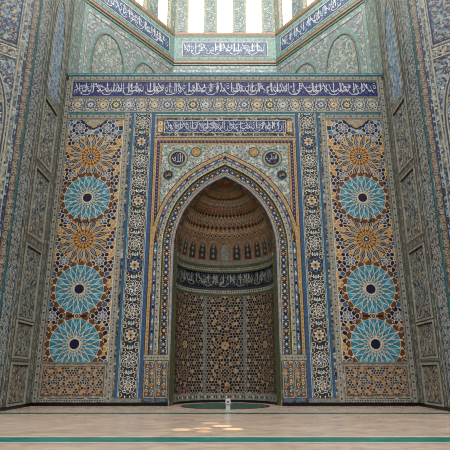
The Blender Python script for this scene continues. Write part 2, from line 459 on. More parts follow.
struct(box('baseboard_back', -HW, YF-.035, 0, -2.24, YF+.1, .13, 'skirting_black'))
struct(box('baseboard_back', 2.24, YF-.035, 0, HW, YF+.1, .13, 'skirting_black'))

ZTOP = 31
def planar_wall(name, f, L, m, z0=0, z1=ZTOP, t=.3):
    S = Sheet(f); S.slab(0, z0, L, z1, m, t, 0); return struct(S.build(name))
side_f = lambda s: (lambda u, v, h: (s*(HW-h), u, v))                       # u = depth
far_f = lambda s: (lambda u, v, h: (s*(HW-FAR[0]*u-.616*h), YC+FAR[1]*u-.788*h, v))
diag_f = lambda s: (lambda u, v, h: (s*(HW-DG[0]*u-DG[1]*h), YB+DG[1]*u-DG[0]*h, v))
back_f = lambda u, v, h: (u, YK-h, v)
for s, nm in ((-1, 'left'), (1, 'right')):
    S = Sheet(side_f(s)); S.slab(YC, 0, YB, ZTOP, 'mosaic_grey', .3, 0)
    struct(S.build('wall_'+nm))
    S = Sheet(far_f(s)); S.slab(0, 0, 4.0, ZTOP, 'mosaic_grey', .3, 0)
    struct(S.build('wall_hall_'+nm))
    S = Sheet(side_f(s)); S.slab(YC, 0, YF-.04, .13, 'skirting_black', .02, .05); struct(S.build('baseboard_'+nm))
    S = Sheet(far_f(s)); S.slab(0.03, 0, 4.0, .13, 'skirting_black', .02, .05); struct(S.build('baseboard_hall_'+nm))

# ================================================================== MIHRAB WALL: TOP
fr = front(YF)
t = thing('wall_cornice', 'narrow teal tile cornice capping the mihrab wall above the purple inscription', 'cornice', (0, YF, ZT))
S = Sheet(fr); S.slab(-7.5, 14.9, 7.5, 15.02, 'teal', .16, .03); S.rect(-7.5, 14.93, 7.5, 14.96, 'light_turquoise', .034); S.build('teal_lip', t)
S = Sheet(fr); dots(S, -7.5, 14.64, 7.5, 14.9, 'stone', 'dark_grey', 'dark_grey', .3, .01, .15); S.build('dotted_border', t)
for s, sd in ((-1, 'left'), (1, 'right')):
    t = thing('edge_border', f'tall grey dotted tile strip framing the {sd} edge of the mihrab wall', 'tile border', (s*7.55, YF, 0))
    S = Sheet(mirror(fr, s)); dots(S, 7.34, .13, 7.6, 14.64, 'stone', 'dark_grey', 'dark_grey', .3, .008, .14); S.build('tile_strip', t)

t = thing('inscription_frieze', 'wide purple inscription band across the top of the mihrab wall', 'inscription', (0, YF, 14.2))
S = Sheet(fr); S.slab(-7.34, 13.72, 7.34, 14.64, 'purple', .14, 0)
random.seed(3)
scrolls(S, -7.25, 13.82, 7.25, 14.56, .37, 'blue', ['blue', 'teal'], ['lilac', 'blue'], 'gold', .002, .05)
GR = S.build('purple_ground', t)
S = Sheet(fr)
for y0, y1 in ((13.72, 13.8), (14.57, 14.64)):
    S.rect(-7.34, y0, 7.34, y1, 'dark_grey', .004); S.rect(-7.34, y0+.02, 7.34, y0+.045, 'stone', .006)
S.rect(-7.34, 13.72, -7.26, 14.64, 'stone', .005); S.rect(7.26, 13.72, 7.34, 14.64, 'stone', .005); S.build('border', t)
S = Sheet(fr)
script_band(S, 'قد نرى تقلب وجهك في السماء فلنولينك قبلة ترضاها فول وجهك شطر المسجد الحرام', ['الله', 'العلي', 'ربك', 'من', 'كل', 'الحق', 'على', 'هو'], -7.22, 13.8, 7.22, 14.57)
lab(S.build('lettering', GR), 'white Arabic lettering')

t = thing('rosette_frieze', 'narrow frieze of coloured rosettes running below the purple inscription band', 'tile frieze', (0, YF, 13.3))
S = Sheet(fr); S.slab(-7.34, 12.88, 7.34, 13.72, 'mosaic_light', .14, 0)
S.rect(-7.34, 12.88, 7.34, 12.97, 'teal', .003); S.rect(-7.34, 12.97, 7.34, 13.0, 'cream', .003); S.rect(-7.34, 13.66, 7.34, 13.72, 'grey', .003)
NR = 24; dx = 14.5/NR
for i in range(NR+1):
    x = -7.25+i*dx
    for sy in (13.09, 13.57): S.flower(x, sy, .13, 6, 'mid_blue' if i % 2 else 'slate_blue', 'cream', .004)
    S.leaf(x, 13.2, pi/2, .26, .05, 'navy', .004)
S.build('frieze_ground', t)
cc = ['stone', 'mid_blue', 'gold', 'stone', 'teal', 'olive']
for i in range(NR):
    x = -7.25+(i+.5)*dx; S = Sheet(fr)
    S.star(x, 13.33, .29, .23, 8, 'cream', .005); S.star(x, 13.33, .25, .2, 8, 'dark_grey', .007); S.disk(x, 13.33, .19, cc[(i*5+2) % 6] if i % 2 else ['stone', 'gold', 'pale_blue'][i//2 % 3], .009, 14)
    S.flower(x, 13.33, .15, 8, 'cream', 'blue' if i % 3 else 'rust', .011)
    S.build('rosette', t)

# ================================================================== STAR PANELS
def blue_rosette(cx, cy, R, rect):
    S.clip = rect; n = 20
    S.disk(cx, cy, 1.2*R, 'cream', .006, 48); S.disk(cx, cy, 1.0*R, 'turquoise', .007, 48)
    P = lambda r, a: (cx+r*R*cos(a), cy+r*R*sin(a))
    st = 2*pi/n
    for i in range(n):
        a = st*i; b = a+st/2
        S.kite(cx, cy, a, .5*R, .72*R, .98*R, .05*R, 'light_turquoise' if i % 2 else 'teal', .008)
        S.kite(cx, cy, b, .4*R, .52*R, .62*R, .035*R, 'teal', .008)
        for q in (1, -1):
            S.stroke([P(.27, a), P(.62, a+q*st*.95), P(1.02, a+q*st*1.5)], .032*R, 'cream', .010)
        S.poly([P(1.025, a-.36*st), P(1.025, a+.36*st), P(1.13, a+.42*st), P(1.22, a), P(1.13, a-.42*st)], 'brown', .011)
        S.poly([P(1.19, b-.2*st), P(1.12, b), P(1.19, b+.2*st)], 'navy', .0112)
        S.poly([P(.31, a), P(.28, a+.25*st), P(.25, a), P(.28, a-.25*st)], 'brown', .013)
    S.ring(cx, cy, .19*R, .28*R, 'cream', .0115, 32)
def orange_star(cx, cy, R, rect):
    S.clip = rect; n = 16
    S.disk(cx, cy, R*.98, 'ochre', .0065, 32)
    for i in range(n):
        a = 2*pi*i/n+pi/n*(.5); b = a+pi/n; e = 1.28 if i % 2 else 1.1
        S.kite(cx, cy, a, .36*R, .70*R, e*R, .128*R, 'cream', .008)
        S.kite(cx, cy, a, .40*R, .70*R, (e-.05)*R, .108*R, 'navy', .0095)
        S.kite(cx, cy, a, .47*R, .69*R, (e-.18)*R, .066*R, 'stone', .011)
        S.kite(cx, cy, a, .55*R, .70*R, (e-.3)*R, .03*R, 'navy' if i % 2 else 'mid_blue', .0125)
        S.kite(cx, cy, b, .74*R, .9*R, 1.1*R, .07*R, 'cream', .0085); S.kite(cx, cy, b, .77*R, .9*R, 1.06*R, .05*R, 'ochre' if i % 2 else 'brown', .0105)
    S.ring(cx, cy, .16*R, .42*R, 'brown', .012, 32)
    for i in range(n):
        a = 2*pi*i/n
        S.kite(cx, cy, a, .17*R, .3*R, .44*R, .05*R, 'ochre', .014)
    S.disk(cx, cy, .18*R, 'stone', .015, 16); S.flower(cx, cy, .16*R, 8, 'navy', 'cream', .017)
BZ = [8.66, 4.59, 2.35]; OZ = [10.65, 6.75]
for s, sd in ((-1, 'left'), (1, 'right')):
    f = mirror(fr, s); cx = 6.1
    x0, x1, z0, z1 = 4.74, 7.30, 1.66, 12.52; R0 = (x0, z0, x1, z1)
    t = thing('star_tile_panel', f'tall mosaic panel of turquoise and orange star rosettes {sd} of the niche', 'mosaic panel', (s*cx, YF, z0))
    S = Sheet(f); S.slab(x0-.04, z0, x1, z1, 'cream', .14, 0)
    av = [(cx, z, 1.18) for z in BZ]+[(cx, z, .85) for z in OZ]
    sm = [(cx+a*.76, z+b) for z in (6.75, 10.65) for a, b in ((-1, .95), (1, .95), (-1, -.95), (1, -.95))]+[(cx+1.05, 3.47), (cx-1.05, 3.47)]
    seeds = []
    for (a, b) in sm: seeds += rose_seeds(a, b, [(0, 1, 0, 'ochre'), (.13, 8, 0, 'mid_blue'), (.27, 8, pi/8, ['navy', 'navy'])])
    seeds += fill_seeds(R0, .19, ['ochre', 'navy', 'ochre', 'navy', 'brown', 'ochre', 'blue', 'navy'], av+[(a, b, .33) for a, b in sm], cx)
    for z in BZ+OZ:
        r = 1.24 if z in BZ else 1.02
        for i in range(26): seeds.append((cx+(r-.28)*cos(i*2*pi/26), z+(r-.28)*sin(i*2*pi/26), None))
    seeds = [q for q in seeds if q[1] < 11.72]
    for (a, b) in [(cx-.62, 12.1), (cx+.62, 12.1)]:
        seeds += rose_seeds(a, b, [(0, 1, 0, 'ochre'), (.15, 8, 0, 'mid_blue'), (.32, 8, pi/8, 'navy'), (.45, 14, 0, ['pale_blue', 'blue']), (.62, 16, 0, ['navy', 'mid_blue', 'navy', 'ochre'])])
    seeds = [q for q in seeds if not (q[1] > 11.7 and abs(q[0]-cx) < .05 and q[0] != cx)]
    voronoi(S, seeds, R0, .03, .004)
    S.build('mosaic_ground', t)
    S = Sheet(f); S.clip = R0                           # small kite-shaped gore where the two upper arches meet
    S.poly([(cx-.5, z1), (cx+.5, z1), (cx, z1-.42)], 'gold', .012); S.poly([(cx-.33, z1), (cx+.33, z1), (cx, z1-.28)], 'stone', .015)
    for q in (1, -1): S.stroke([(cx+q*.62, z1), (cx+q*.3, z1-.3), (cx, z1-.48)], .07, 'navy', .016)
    S.build('top_gore', t)
    S = Sheet(f); S.disk(cx, 3.47, .12, 'cream', .016, 8); S.disk(cx, 3.47, .085, 'brown', .018, 8); S.disk(cx, 3.47, .03, 'ochre', .02, 6)
    for q in (1, -1): S.kite(cx, 3.47, 0 if q > 0 else pi, .12, .3, .6, .04, 'navy', .016)
    S.build('junction_boss', t)
    for z in OZ:
        S = Sheet(f); orange_star(cx, z, 1.0, R0); lab(S.build('orange_star', t), 'orange star with dark blue points')
    for z in BZ:
        S = Sheet(f); blue_rosette(cx, z, 1.0, R0)
        GR = lab(S.build('turquoise_rosette', t), 'turquoise rosette with brown rim')
        S = Sheet(f); S.clip = R0; S.disk(cx, z, .2, 'navy', .013, 24); S.build('navy_centre', GR)
    S = Sheet(f)
    dots(S, 4.72, 12.58, 7.34, 12.84, 'stone', 'dark_grey', 'dark_grey', .26, .008, .14); S.slab(4.72, 12.84, 7.34, 12.88, 'teal', .14, .006)
    S.rect(4.72, 12.5, 7.34, 12.58, 'grey', .006); S.rect(7.28, 1.6, 7.34, 12.58, 'grey', .007)
    S.slab(4.72, 1.56, 7.34, 1.68, 'grey', .14, .006); S.rect(4.72, 1.6, 7.34, 1.62, 'dark_grey', .009)
    S.build('panel_border', t)
    # ---- dado panel beneath
    t = thing('dado_panel', f'low orange and grey panel of two octagonal rosettes under the {sd} star panel', 'mosaic panel', (s*cx, YF, .13))
    x0, x1, z0, z1 = 4.82, 7.24, .42, 1.48
    S = Sheet(f); S.slab(4.70, .13, 7.34, 1.56, 'mosaic_grey', .14, 0)
    line_box(S, 4.74, .3, 7.32, 1.55, .05, 'stone', .003); line_box(S, 4.8, .38, 7.26, 1.5, .035, 'rust', .004); S.rect(4.74, .14, 7.32, .26, 'stone', .003)
    for i in range(26): S.disk(4.8+i*.1, .2, .03, 'dark_grey', .005, 6)
    S.build('panel_border', t)
    S = Sheet(f); S.rect(x0+.02, z0, x1-.02, z1, 'stone', .004)
    ctr = [(cx-.58, .95), (cx+.58, .95)]; seeds = []
    for a, b in ctr: seeds += rose_seeds(a, b, [(0, 1, 0, 'rust'), (.11, 8, 0, 'black'), (.2, 8, pi/8, ['ochre', 'blue']), (.31, 16, 0, ['rust', 'black']), (.42, 16, pi/16, ['ochre', 'rust'])])
    seeds += fill_seeds((x0, z0, x1, z1), .105, ['black', 'rust', 'black', 'ochre', 'navy'], [(a, b, .49) for a, b in ctr], cx)
    voronoi(S, seeds, (x0+.03, z0, x1-.03, z1), .032, .007)
    S.build('mosaic_field', t)
    t = thing('tile_border_strip', f'thin grey dotted tile strip between the {sd} star panel and the knotted pilaster', 'tile border', (s*4.6, YF, .13))
    S = Sheet(f); dots(S, 4.46, .13, 4.70, 12.88, 'stone', 'dark_grey', 'grey', .26, .008, .14); S.build('tile_strip', t)
    # ---- pilaster
    t = thing('pilaster_panel', f'tall narrow panel of white knotted medallions between niche and {sd} star panel', 'tile panel', (s*3.85, YF, .13))
    S = Sheet(f); S.slab(3.27, .13, 4.46, 12.88, 'slate_blue', .14, 0)
    S.rect(3.42, .3, 3.46, 12.86, 'pale_blue', .003); S.rect(4.22, .3, 4.25, 12.86, 'light_turquoise', .003)
    S.rect(4.36, .28, 4.46, 12.86, 'mosaic_grey', .003); S.rect(3.3, .13, 4.46, .28, 'grey', .004)
    S.build('blue_border', t)
    S = Sheet(f); a, b = 3.46, 4.22; S.slab(a, .3, b, 12.86, 'mosaic_dark', .02, .004)
    n = 13; dz = (12.86-.3)/n; S.clip = (a, .3, b, 12.86); mx = (a+b)/2
    S.rect(a+.02, .3, a+.05, 12.86, 'stone', .006); S.rect(b-.05, .3, b-.02, 12.86, 'stone', .006)
    for i in range(n):
        z = .3+(i+.5)*dz; k = i % 3
        if k == 2:
            S.flower(mx, z, .24, 8, 'cream', 'rust', .008, pi/8); S.flower(mx, z, .15, 6, 'gold', 'navy', .011)
            S.star(mx, z, .33, .27, 8, 'mid_blue' if i % 2 else 'stone', .006); S.disk(mx, z, .25, 'navy', .007, 16)
        else:
            for j in range(10):
                u = 2*pi*j/10+.2*k
                S.stroke([(mx+.31*cos(u), z+.31*sin(u)), (mx+.33*cos(u+.31), z+.33*sin(u+.31)), (mx+.28*cos(u+.62), z+.28*sin(u+.62))], .022, 'white', .008)
            for q in range(7):
                u = 2*pi/7*q+.3*k+i
                S.stroke(spiral(mx+.16*cos(u), z+.16*sin(u), .11, .03, u, .9, 8, 1 if k else -1), .024, 'white', .009)
                S.stroke([(mx+.04*cos(u+.4), z+.04*sin(u+.4)), (mx+.2*cos(u+.9), z+.2*sin(u+.9)), (mx+.29*cos(u+.5), z+.29*sin(u+.5))], .02, 'cream', .01)
                S.disk(mx+.22*cos(u+.2), z+.22*sin(u+.2), .03, 'mid_blue', .0075, 5)
            S.disk(mx, z, .05, 'mid_blue' if k else 'gold', .011, 8)
        for q in (1, -1):
            for w in (1, -1):
                S.stroke(spiral(mx+q*.27, z+w*.36, .12, .03, pi/2*q, 1.0, 9, q*w), .025, 'cream', .008)
                S.leaf(mx+q*.1, z+w*.4, pi/2*w, .09, .03, 'white', .008)
                S.disk(mx+q*.3, z+w*.46, .04, ['rust', 'mid_blue', 'gold'][k], .009, 6)
        S.stroke([(a, z+dz/2), (mx-.1, z+dz/2), (mx, z+dz/2-.09), (mx+.1, z+dz/2), (b, z+dz/2)], .025, 'white', .008)
        S.star(mx, z+dz/2, .08, .04, 4, 'light_turquoise', .01)
    S.build('knotted_medallions', t)

# ================================================================== ARCH FRAME, SPANDRELS
t = ARCH = thing('arch_surround', 'gold framed pointed arch moulding of blue flowers and cream dotted bands around the niche', 'arch', (0, YF, 1.95))
for nm, (a, b), m in (('outer_gold_band', (3.10, 3.26), 'gold'), ('inner_gold_band', (2.88, 3.0), 'gold'), ('purple_band', (3.0, 3.10), 'purple')):
    S = Sheet(fr); zt = 11.62-(3.26-b); zi = zt-(b-a)*.95; zb = 1.95 if nm == 'outer_gold_band' else 6.6
    S.slab(-b, zi, b, zt, m, .14, .004)
    for s in (1, -1): S.slab(min(s*a, s*b), zb, max(s*a, s*b), zi, m, .14, .004)
    # bead rows
    ang = 'rust' if m == 'gold' else 'gold'
    for i in range(int(2*b/.16)): S.disk(-b+.1+i*.16, (zi+zt)/2, .028, ang, .006, 6)
    for s in (1, -1):
        for i in range(int((zi-zb)/.16)): S.disk(s*(a+b)/2, zb+.1+i*.16, .028, ang, .006, 6)
    if m == 'gold':
        for s in (1, -1):
            for x in (a, b-.02): S.rect(min(s*x, s*(x+.02)), zb, max(s*x, s*(x+.02)), zi, 'dark_grey', .006)
        S.rect(-b, zt-.02, b, zt, 'dark_grey', .006)
    S.build(nm, t)

SP = (0, 6.6, 2.88, 11.26)
for s, sd in ((-1, 'left'), (1, 'right')):
    t = thing('spandrel_panel', f'pale floral tile spandrel above the {sd} shoulder of the arch', 'tile spandrel', (s*2, YF, 9.5))
    S = Sheet(mirror(fr, s)); A = curve(.9)
    # solid field between the arch and the frame
    for i in range(len(A)-1):
        (a0, b0), (a1, b1) = A[i], A[i+1]
        if b1 <= 6.6: continue
        b0 = max(b0, 6.6)
        if a0 < 2.88 or a1 < 2.88:
            S.raw([S.fn(min(a0, 2.88), b0, -.001), S.fn(2.88, b0, -.001), S.fn(2.88, b1, -.001), S.fn(min(a1, 2.88), b1, -.001)], 'mosaic_pale')
    S.raw([S.fn(0, A[-1][1], -.001), S.fn(2.88, A[-1][1], -.001), S.fn(2.88, 11.26, -.001), S.fn(0, 11.26, -.001)], 'mosaic_pale')
    S.build('floral_ground', t)
    S = Sheet(mirror(fr, s)); T = Sheet(lambda u, v, h: (u, v, h)); scrolls(T, 0, 7.4, 2.88, 11.26, .36, 'cream', ['mid_blue', 'teal', 'navy'], ['rust', 'blue', 'white'], 'gold', .002, .08)
    def above(x, z):
        for i in range(len(A)-1):
            if A[i+1][0] <= x <= A[i][0]: return z > A[i][1]+(A[i+1][1]-A[i][1])*(A[i][0]-x)/max(1e-6, A[i][0]-A[i+1][0])
        return x > A[0][0]
    A = curve(.95)
    for g, mi in zip(T.f, T.m):
        if all(above(T.v[i][0], T.v[i][1]) for i in g): S.raw([S.fn(*T.v[i]) for i in g], T.mats[mi])
    S.build('scroll_work', t)
def roundel(x, z, r, big, label, word=None, wm='script'):
    t = thing('tile_roundel', label, 'roundel', (x, YF, z), local=True)
    f = lambda u, v, h: (u, -h, v)
    S = Sheet(f)
    if big: S.ring(0, 0, r*1.25, r*1.5, 'teal', .012, 32); S.ring(0, 0, r*1.44, r*1.5, 'pale_teal', .014, 32); S.build('teal_ring', t); S = Sheet(f)
    S.ring(0, 0, r*.98, r*1.25, 'gold' if big else 'teal', .016, 32); S.ring(0, 0, r*.98, r*1.04, 'brown', .018, 32)
    S.build('gold_ring' if big else 'blue_ring', t)
    S = Sheet(f); S.disk(0, 0, r, 'navy' if big or word else 'ochre', .01, 32)
    if not word:
        S.disk(0, 0, r, 'ochre', .012, 24); S.flower(0, 0, r*.9, 6, 'gold', 'ochre', .015); S.ring(0, 0, r*.6, r*.68, 'rust', .019, 20)
    GR = S.build('disc', t)
    if word:
        S = Sheet(f); write(S, word, -r*.66, -r*.6, r*.66, r*.62, wm, .016)
        if big:
            for q in range(5): S.stroke(spiral(r*.62*cos(q*1.25+.4), r*.62*sin(q*1.25+.4), .07, .02, q, 1, 8), .018, 'mid_blue', .013)
            S.disk(-r*.75, 0, r*.1, wm, .016, 4); S.stroke([(r*.2, r*.7), (r*.4, r*.8)], r*.08, wm, .016)
        S.build('lettering', GR)
roundel(-2.14, 10.56, .32, True, 'large navy roundel with a white Arabic word at the upper left of the arch', 'الله')
roundel(2.14, 10.56, .32, True, 'large navy roundel with a white Arabic word at the upper right of the arch', 'العلي')
roundel(-1.32, 10.88, .2, False, 'small gold flower roundel left of the arch tip')
roundel(1.32, 10.88, .2, False, 'small gold flower roundel right of the arch tip')
roundel(-2.56, 9.75, .19, False, 'small dark roundel with ochre mark low in the left spandrel', 'هو', 'ochre')
roundel(2.56, 9.75, .19, False, 'small dark roundel with ochre mark low in the right spandrel', 'هو', 'ochre')

# ---- inscription panel above the arch
t = thing('arch_inscription', 'purple inscription panel with gold end pieces directly above the arch frame', 'inscription', (0, YF, 12.2))
S = Sheet(fr); S.slab(-3.27, 11.62, 3.27, 12.88, 'mosaic_grey', .14, 0)
line_box(S, -3.25, 11.64, 3.25, 12.7, .06, 'stone', .004); S.rect(-3.27, 12.72, 3.27, 12.88, 'teal', .004); S.rect(-3.27, 12.78, 3.27, 12.82, 'cream', .006)
for i in range(44):
    for z in (11.76, 12.58): S.disk(-3.1+i*.144, z, .03, 'navy', .005, 6)
S.build('grey_border', t)
S = Sheet(fr); S.slab(-2.82, 11.86, 2.82, 12.5, 'purple', .02, .012)
scrolls(S, -2.8, 11.88, 2.8, 12.48, .3, 'mid_blue', ['light_turquoise'], ['lilac'], 'gold', .014, .05); line_box(S, -2.82, 11.86, 2.82, 12.5, .025, 'cream', .016); GR = S.build('purple_ground', t)
S = Sheet(fr); script_band(S, 'إن الصلاة كانت على المؤمنين كتابا موقوتا', ['الله', 'رب', 'هو', 'من'], -2.78, 11.88, 2.78, 12.48)
S2 = S; 
for i, v in enumerate(S2.v): S2.v[i] = (v[0], v[1]-.012, v[2])
lab(S.build('lettering', GR), 'white Arabic lettering')
for s in (1, -1):
    S = Sheet(mirror(fr, s)); S.slab(2.86, 11.86, 3.14, 12.5, 'gold', .02, .012)
    S.flower(3.0, 12.02, .12, 6, 'cream', 'rust', .014); S.flower(3.0, 12.34, .12, 6, 'cream', 'rust', .014); line_box(S, 2.86, 11.86, 3.14, 12.5, .02, 'brown', .015)
    lab(S.build('end_cartouche', t), 'gold end cartouche')

# ================================================================== ARCH SURROUND
t = ARCH
zb = 1.95
S = Sheet(fr); arcband(S, 0, .04, 'lilac', -.1, -.09, zb); arcband(S, .04, .15, 'stone', -.09, -.09, zb); arcband(S, .10, .125, 'dark_grey', -.086, -.086, zb); arcband(S, 0, .0001, 'stone', -.3, -.1, zb); S.build('inner_edge', t)
S = Sheet(fr); arcband(S, .15, .43, 'mosaic_dark', -.1, -.1, zb); arcband(S, .15, .17, 'gold', -.09, -.09, zb); arcband(S, .41, .43, 'gold', -.09, -.09, zb)
for i, (x, z, a) in enumerate(along(.29, .27, zb)):
    for s in (1, -1):
        S.fn = (lambda s, x, z, a: (lambda u, v, h: (s*(x+u*cos(a)-v*sin(a)), YF-h, z+u*sin(a)+v*cos(a))))(s, x, z, a)
        m = ['blue', 'mid_blue', 'blue', 'rust'][i % 4]
        S.star(0, 0, .12, .06, 6, 'cream', -.097); S.flower(0, 0, .10, 6, m, 'white', -.094)
        for q in (1, -1):
            S.leaf(.135, q*.06, pi/2*q, .06, .03, 'cream', -.096); S.kite(.135, 0, 0, -.04, 0, .04, .045, 'blue' if i % 2 else 'cream', -.096)
S.fn = fr; lab(S.build('flower_band', t), 'dark band of blue and white flowers')
S = Sheet(fr); arcband(S, .43, .5, 'olive', -.1, 0, zb); S.build('step_moulding', t)
S = Sheet(fr); arcband(S, .5, .7, 'stone', .0, .0, zb); arcband(S, .5, .52, 'cream', .004, .004, zb); arcband(S, .68, .7, 'dark_grey', .004, .004, zb)
for i, (x, z, a) in enumerate(along(.6, .27, zb)):
    for s in (1, -1):
        S.fn = (lambda s, x, z, a: (lambda u, v, h: (s*(x+u*cos(a)-v*sin(a)), YF-h, z+u*sin(a)+v*cos(a))))(s, x, z, a)
        S.disk(0, 0, .035, 'black', .005, 6); S.leaf(.1, .03, .2, .09, .02, 'pale_teal', .004); S.leaf(.1, -.03, -.2, .09, .02, 'gold', .004)
S.fn = fr; lab(S.build('dotted_band', t), 'cream band with dark dots')
S = Sheet(fr); arcband(S, .7, .84, 'blue', .001, .001, zb)
for i, (x, z, a) in enumerate(along(.77, .2, zb)):
    for s in (1, -1):
        S.fn = (lambda s, x, z, a: (lambda u, v, h: (s*(x+u*cos(a)-v*sin(a)), YF-h, z+u*sin(a)+v*cos(a))))(s, x, z, a)
        S.kite(0, 0, 0, -.08, 0, .08, .055, ['rust', 'cream', 'teal', 'ochre', 'navy'][i % 5], .004); S.disk(.1, 0, .025, 'white', .004, 5)
S.fn = fr; S.build('multicolour_band', t)
S = Sheet(fr); arcband(S, .84, 1.0, 'gold', .012, .012, 4.4); arcband(S, .84, .86, 'brown', .015, .015, 4.4); arcband(S, 1.0, 1.04, 'navy', .012, .012, 7.35)
for i, (x, z, a) in enumerate(along(.93, .16, 4.4)):
    for s in (1, -1): S.disk(s*x, z, .022, 'rust', .014, 6)
lab(S.build('gold_arch_band', t), 'gold band of the outer arch')
S = Sheet(fr)
for s in (1, -1):
    S.fn = mirror(fr, s); S.slab(3.06, zb, 3.27, 6.62, 'gold', .12, -.001)
S.fn = fr
# lower blocks on either side of the opening
for s in (1, -1):
    f = mirror(fr, s)
    S = Sheet(f); S.slab(2.24, .13, 3.27, 1.95, 'mosaic_earth', .14, -.001); S.rect(2.24, 1.73, 3.27, 1.93, 'stone', .002)
    for i in range(8): S.kite(2.33+i*.125, 1.83, 0, -.05, 0, .05, .05, 'olive' if i % 2 else 'grey', .004)
    for (a, b) in ((2.3, 2.74), (2.78, 3.22)):
        line_box(S, a, .3, b, 1.68, .03, 'stone', .003)
        for j in range(5):
            for q in (-1, 1):
                z = .43+j*.265; S.flower((a+b)/2+q*.1, z, .085, 5, ['mid_blue', 'rust', 'teal', 'ochre'][(j+(q > 0)) % 4], 'cream', .004); S.stroke(spiral((a+b)/2+q*.1, z+.13, .07, .02, 0, 1, 8, q), .022, 'cream', .004)
        S.rect(a+.05, .17, b-.05, .27, 'mid_blue', .003)
    S.build('base_block', t)

# ================================================================== NICHE
Y0 = YF+.4; RR = .13; RC = 2.09
INN = [(max(.0, x), z) for x, z in curve(-RR)]
def rad(z):
    P = INN
    if z <= 6.0: return RC
    for i in range(len(P)-1):
        if P[i][1] <= z <= P[i+1][1] and P[i+1][1] > P[i][1]:
            return P[i][0]+(P[i+1][0]-P[i][0])*(z-P[i][1])/(P[i+1][1]-P[i][1])
    return 0.0
def cyl(u, v, h):
    r = RC-h; a = u/RC
    return (r*sin(a), Y0+r*cos(a), v)
ZD0 = 6.25; ZAP = max(z for x, z in INN)
def dome(a, z, h):
    r = max(0, rad(z)-h); return (r*sin(a), Y0+r*cos(a), z)
t = thing('mihrab_niche', 'deep curved prayer niche lined with star mosaic under a ribbed half dome', 'prayer niche', (0, Y0, 0))
UQ = RC*pi/2
S = Sheet(fr)
A = curve(0); B = curve(-RR)
for s in (1, -1):
    for i in range(len(A)-1):
        S.raw([(s*A[i][0], YF+.1, A[i][1]), (s*B[i][0], Y0, B[i][1]), (s*B[i+1][0], Y0, B[i+1][1]), (s*A[i+1][0], YF+.1, A[i+1][1])], 'olive' if A[i][1] < 6.0 else 'mosaic_earth')
o = S.build('reveal', t); lab(o, 'olive green jamb tiles'); 
def shift(S):                                    # parts are laid out in world space
    return S
# wall panels
parts = [(-.86, .86, 'niche_panel', True), (-UQ+.12, -1.02, 'niche_panel', False), (1.02, UQ-.12, 'niche_panel', False)]
for (a, b, nm, mid) in parts:
    S = Sheet(cyl); S.slab(a-.02, .35, b+.02, 4.68, 'stone', .03, .0, 16, 1)
    mx = (a+b)/2; rect = (a, .38, b, 4.65); seeds = []; av = []
    for i, z in enumerate((.6, 1.48, 2.36, 3.55 if mid else 3.55, 4.5)):
        pass
    cen = [(mx, 2.42, 1), (mx, 3.62, 0), (mx, 1.22, 0), (mx, 4.75, 1), (mx, .15, 1)]
    for (x, z, big) in cen:
        if big: rg = [(0, 1, 0, 'rust'), (.13, 8, 0, 'ochre'), (.28, 8, pi/8, 'black'), (.43, 16, 0, ['rust', 'black']), (.56, 16, pi/16, ['black', 'rust'])]
        else: rg = [(0, 1, 0, 'black'), (.15, 8, 0, 'black'), (.30, 8, pi/8, 'rust'), (.43, 16, 0, ['black', 'dark_grey']), (.56, 16, pi/16, ['ochre', 'black'])]
        k = .84 if mid else .78
        seeds += rose_seeds(x, z, [(r*k, n, p, m) for r, n, p, m in rg]); av.append((x, z, .64*k))
    seeds += fill_seeds(rect, .135, ['black', 'rust', 'black', 'dark_grey', 'black', 'ochre', 'black', 'navy', 'black'], av, mx)
    voronoi(S, seeds, rect, .024, .008)
    o = S.build(nm, t); lab(o, 'central star mosaic panel' if mid else 'side star mosaic panel')
for s in (1, -1):
    S = Sheet(cyl); dots(S, *( (.88, .35, 1.0, 4.68) if s > 0 else (-1.0, .35, -.88, 4.68)), 'grey', 'black', 'dark_grey', .18, .012, .04); S.build('divider_strip', t)
    S = Sheet(cyl); S.slab(*((UQ-.1, .12, UQ, 6.2) if s > 0 else (-UQ, .12, -UQ+.1, 6.2)), 'olive', .04, .012); S.build('edge_strip', t)
S = Sheet(cyl); S.slab(-UQ, 0, UQ, .1, 'skirting_black', .04, .03, 40, 1); S.build('skirting', t)
S = Sheet(cyl); S.slab(-UQ, .1, UQ, .35, 'grey', .04, .01, 40, 1)
for i in range(60): S.kite(-UQ+.05+i*.106, .23, pi/2, -.06, 0, .06, .035, ['black', 'cream', 'navy'][i % 3], .015)
S.build('base_border', t)
def ringmould(name, rows):
    S = Sheet(cyl)
    for z0, z1, m, h in rows:
        S.slab(-UQ, z0, UQ, z1, m, .06, h, 40, 1)
    for i in range(56): S.disk(-UQ+.05+i*.114, (rows[1][0]+rows[1][1])/2, .03, 'black', rows[1][3]+.004, 6)
    return S.build(name, t)
ringmould('lower_cornice', [(4.68, 4.78, 'olive', .03), (4.78, 4.93, 'stone', .02), (4.93, 5.04, 'dark_grey', .03)])
S = Sheet(cyl); S.slab(-UQ, 5.04, UQ, 5.76, 'black', .04, 0, 40, 1)
scrolls(S, -UQ, 5.08, UQ, 5.72, .3, 'blue', ['teal'], ['grey'], 'rust', .005, .05); GR = S.build('inscription_ground', t)
S = Sheet(cyl); script_band(S, 'بسم الله الرحمن الرحيم الله لا اله الا هو الحي القيوم لا تاخذه سنة ولا نوم', ['له', 'الله', 'من', 'في'], -UQ*.94, 5.07, UQ*.94, 5.73, 'stone')
lab(S.build('lettering', GR), 'pale Arabic lettering curving round the niche')
ringmould('upper_cornice', [(5.76, 5.84, 'olive', .03), (5.84, 6.0, 'stone', .02), (6.0, 6.12, 'olive', .05), ])
S = Sheet(cyl); S.slab(-UQ, 6.12, UQ, 6.27, 'grey', .06, .03, 40, 1); S.build('dome_ledge', t)
